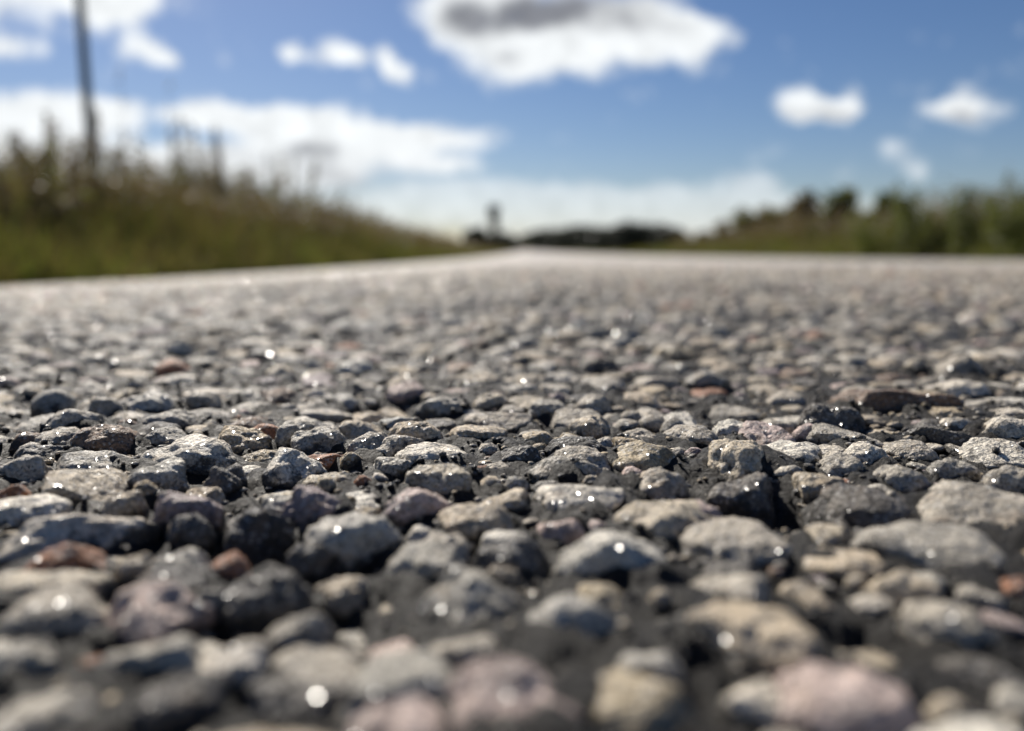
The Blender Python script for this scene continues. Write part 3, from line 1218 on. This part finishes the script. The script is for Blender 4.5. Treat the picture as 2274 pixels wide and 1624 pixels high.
def woody(name, parent, segs):
    s = Soup()
    for p0, p1, r0, r1 in segs:
        s.tube(Vector(p0), Vector(p1), r0, r1, (0.05, 0.04, 0.03), 7)
    me = mesh_poly(name, np.array([tuple(a) for a in s.v]), np.array(s.f), 4, True)
    return link(name, me, M_BARK, parent)


def shrub(px, top, Y, wpx, cols, label):
    d = ray(px, HOR)
    x = d.x / d.y * Y
    z0 = soil_z(x, Y)
    dt = ray(px, top)
    H = CAM_H + dt.z / dt.y * Y - z0
    R = wpx * .72 / FPX * Y
    H *= 1.5
    t = thing('shrub', (x, Y, z0), label, 'shrub', 'shrubs beyond the right verge')
    cells = []
    for i in range(11):
        a = random.uniform(0, 6.28)
        r = R * random.uniform(.1, .75)
        zz_ = H * random.uniform(.22, .78)
        cells.append((math.cos(a) * r, math.sin(a) * r * .8, zz_, R * random.uniform(.25, .45), R * .35, H * random.uniform(.14, .26)))
    cells.append((0, 0, H * .8, R * .3, R * .3, H * .2))
    crown(t, cells, 230, .085 * max(H, .8), cols, 'foliage', M_LEAF)
    segs = [((random.uniform(-.1, .1) * R, random.uniform(-.1, .1) * R, -.02), (c[0] * .8, c[1] * .8, c[2]), .02 * H, .006 * H) for c in cells]
    woody('stem', t, segs)


OL = [(0.12, 0.11, 0.042), (0.15, 0.115, 0.06), (0.11, 0.105, 0.04), (0.17, 0.15, 0.05)]
BR = [(0.14, 0.10, 0.065), (0.12, 0.09, 0.055), (0.16, 0.12, 0.07)]
DG = [(0.075, 0.09, 0.038), (0.09, 0.105, 0.042)]
for row in [
    (1872, 470, 15, 110, OL + DG, 'tallest olive brown shrub right beside the green weeds'),
    (1790, 474, 19, 100, BR + OL, 'rounded reddish brown shrub in the middle of the right-hand row'),
    (1700, 496, 22, 100, OL, 'yellowish olive shrub left of the reddish brown one'),
    (1955, 478, 13, 90, DG + OL, 'dark green-brown shrub partly behind the broad green weeds'),
    (1640, 508, 28, 70, BR, 'small brown shrub at the left end of the shrub row'),
]:
    shrub(*row)


def tree(px, top, Y, wpx, label, kind='round', cols=None):
    d = ray(px, HOR)
    x = d.x / d.y * Y
    z0 = -.46
    dt = ray(px, top)
    H = CAM_H + dt.z / dt.y * Y - z0
    R = wpx * .62 / FPX * Y
    H *= 1.0
    H += .010 * Y
    R *= 1.45 if kind != 'tall' else .85
    t = thing('tree' if kind != 'tall' else 'poplar_tree', (x, Y, z0), label, 'tree', 'dark trees on the horizon')
    cells = []
    cols = cols or [(0.018, 0.026, 0.014), (0.024, 0.032, 0.017), (0.015, 0.021, 0.012)]
    if kind == 'tall':
        for i in range(12):
            f = .28 + .66 * i / 11
            rr = R * (.55 + .3 * (i > 8))
            cells.append((random.uniform(-.2, .2) * R, random.uniform(-.2, .2) * R, H * f, rr, rr, H * .07))
    else:
        for i in range(22):
            a = random.uniform(0, 6.28)
            r = R * random.uniform(0, .9)
            cells.append((math.cos(a) * r, math.sin(a) * r, H * random.uniform(.12, .85) * (1 - .25 * r / R), R * random.uniform(.25, .42), R * .4, H * random.uniform(.12, .22)))
    crown(t, cells, 200, .10 * H if kind != 'tall' else .05 * H, cols)
    segs = [((0, 0, 0), (0, 0, H * .5), .035 * H, .02 * H)]
    for c in cells[:7]:
        segs.append(((0, 0, H * .35), (c[0] * .8, c[1] * .8, c[2]), .014 * H, .005 * H))
    woody('trunk', t, segs)


for row in [
    (1097, 474, 210, 30, 'tall narrow dark tree standing left of the road at the horizon', 'tall'),
    (1108, 528, 190, 60, 'low dark bushy tree at the foot of the tall narrow one'),
    (1066, 518, 150, 44, 'small dark tree left of the tall narrow one'),
    (1140, 538, 240, 30, 'smallest dark tree on the left, nearest to where the road vanishes'),
    (1196, 524, 230, 50, 'dark tree on the right, nearest to where the road vanishes'),
    (1240, 515, 210, 70, 'dark rounded tree second from the vanishing point on the right'),
    (1300, 520, 200, 80, 'low wide dark tree left of the highest crown on the right horizon'),
    (1370, 505, 180, 90, 'highest broad dark tree of the right horizon'),
    (1440, 512, 180, 90, 'broad dark tree just right of the highest one'),
    (1496, 520, 170, 50, 'dark tree ending the long dark group before the gap'),
    (1552, 524, 150, 34, 'small separate dark tree after the gap in the tree line'),
    (1605, 520, 130, 50, 'small separate dark tree next to the brown shrub'),
    (1268, 512, 260, 80, 'far dark tree filling in behind the second rounded one'),
    (1335, 512, 255, 80, 'far dark tree just left of the highest crown'),
    (1405, 508, 240, 80, 'far dark tree behind the two highest crowns'),
    (1470, 514, 240, 60, 'far dark tree just before the gap in the tree line'),
]:
    tree(*row)

# bushes that close the view between the verge and the field, right side far away
# ------------------------------------------------------------------ utility pole
Yp = 21.0
dpt = ray(218, HOR)
xp = dpt.x / dpt.y * Yp
zp = soil_z(xp, Yp)
pole = thing('utility_pole', (xp, Yp, zp), 'plain grey utility pole rising from the tall weeds of the left verge', 'utility pole')


def lathe(prof, k=20):
    v, f = [], []
    for (r, z) in prof:
        for j in range(k):
            a = 2 * math.pi * j / k
            v.append((r * math.cos(a), r * math.sin(a), z))
    for i in range(len(prof) - 1):
        for j in range(k):
            j2 = (j + 1) % k
            f.append([i * k + j, i * k + j2, (i + 1) * k + j2, (i + 1) * k + j])
    return mesh_poly('turned', np.array(v), np.array(f), 4)


link('shaft', lathe([(.0, -.3), (.135, -.3), (.132, 0), (.125, 2), (.115, 5), (.105, 8.9), (.10, 9.0), (0, 9.02)]), M_POLE, pole)
link('cap', lathe([(0, 9.025), (.112, 9.03), (.112, 9.06), (.05, 9.11), (0, 9.12)]), M_METAL, pole)
link('metal_band', lathe([(.126, 1.6), (.131, 1.602), (.131, 1.66), (.126, 1.662)]), M_METAL, pole)
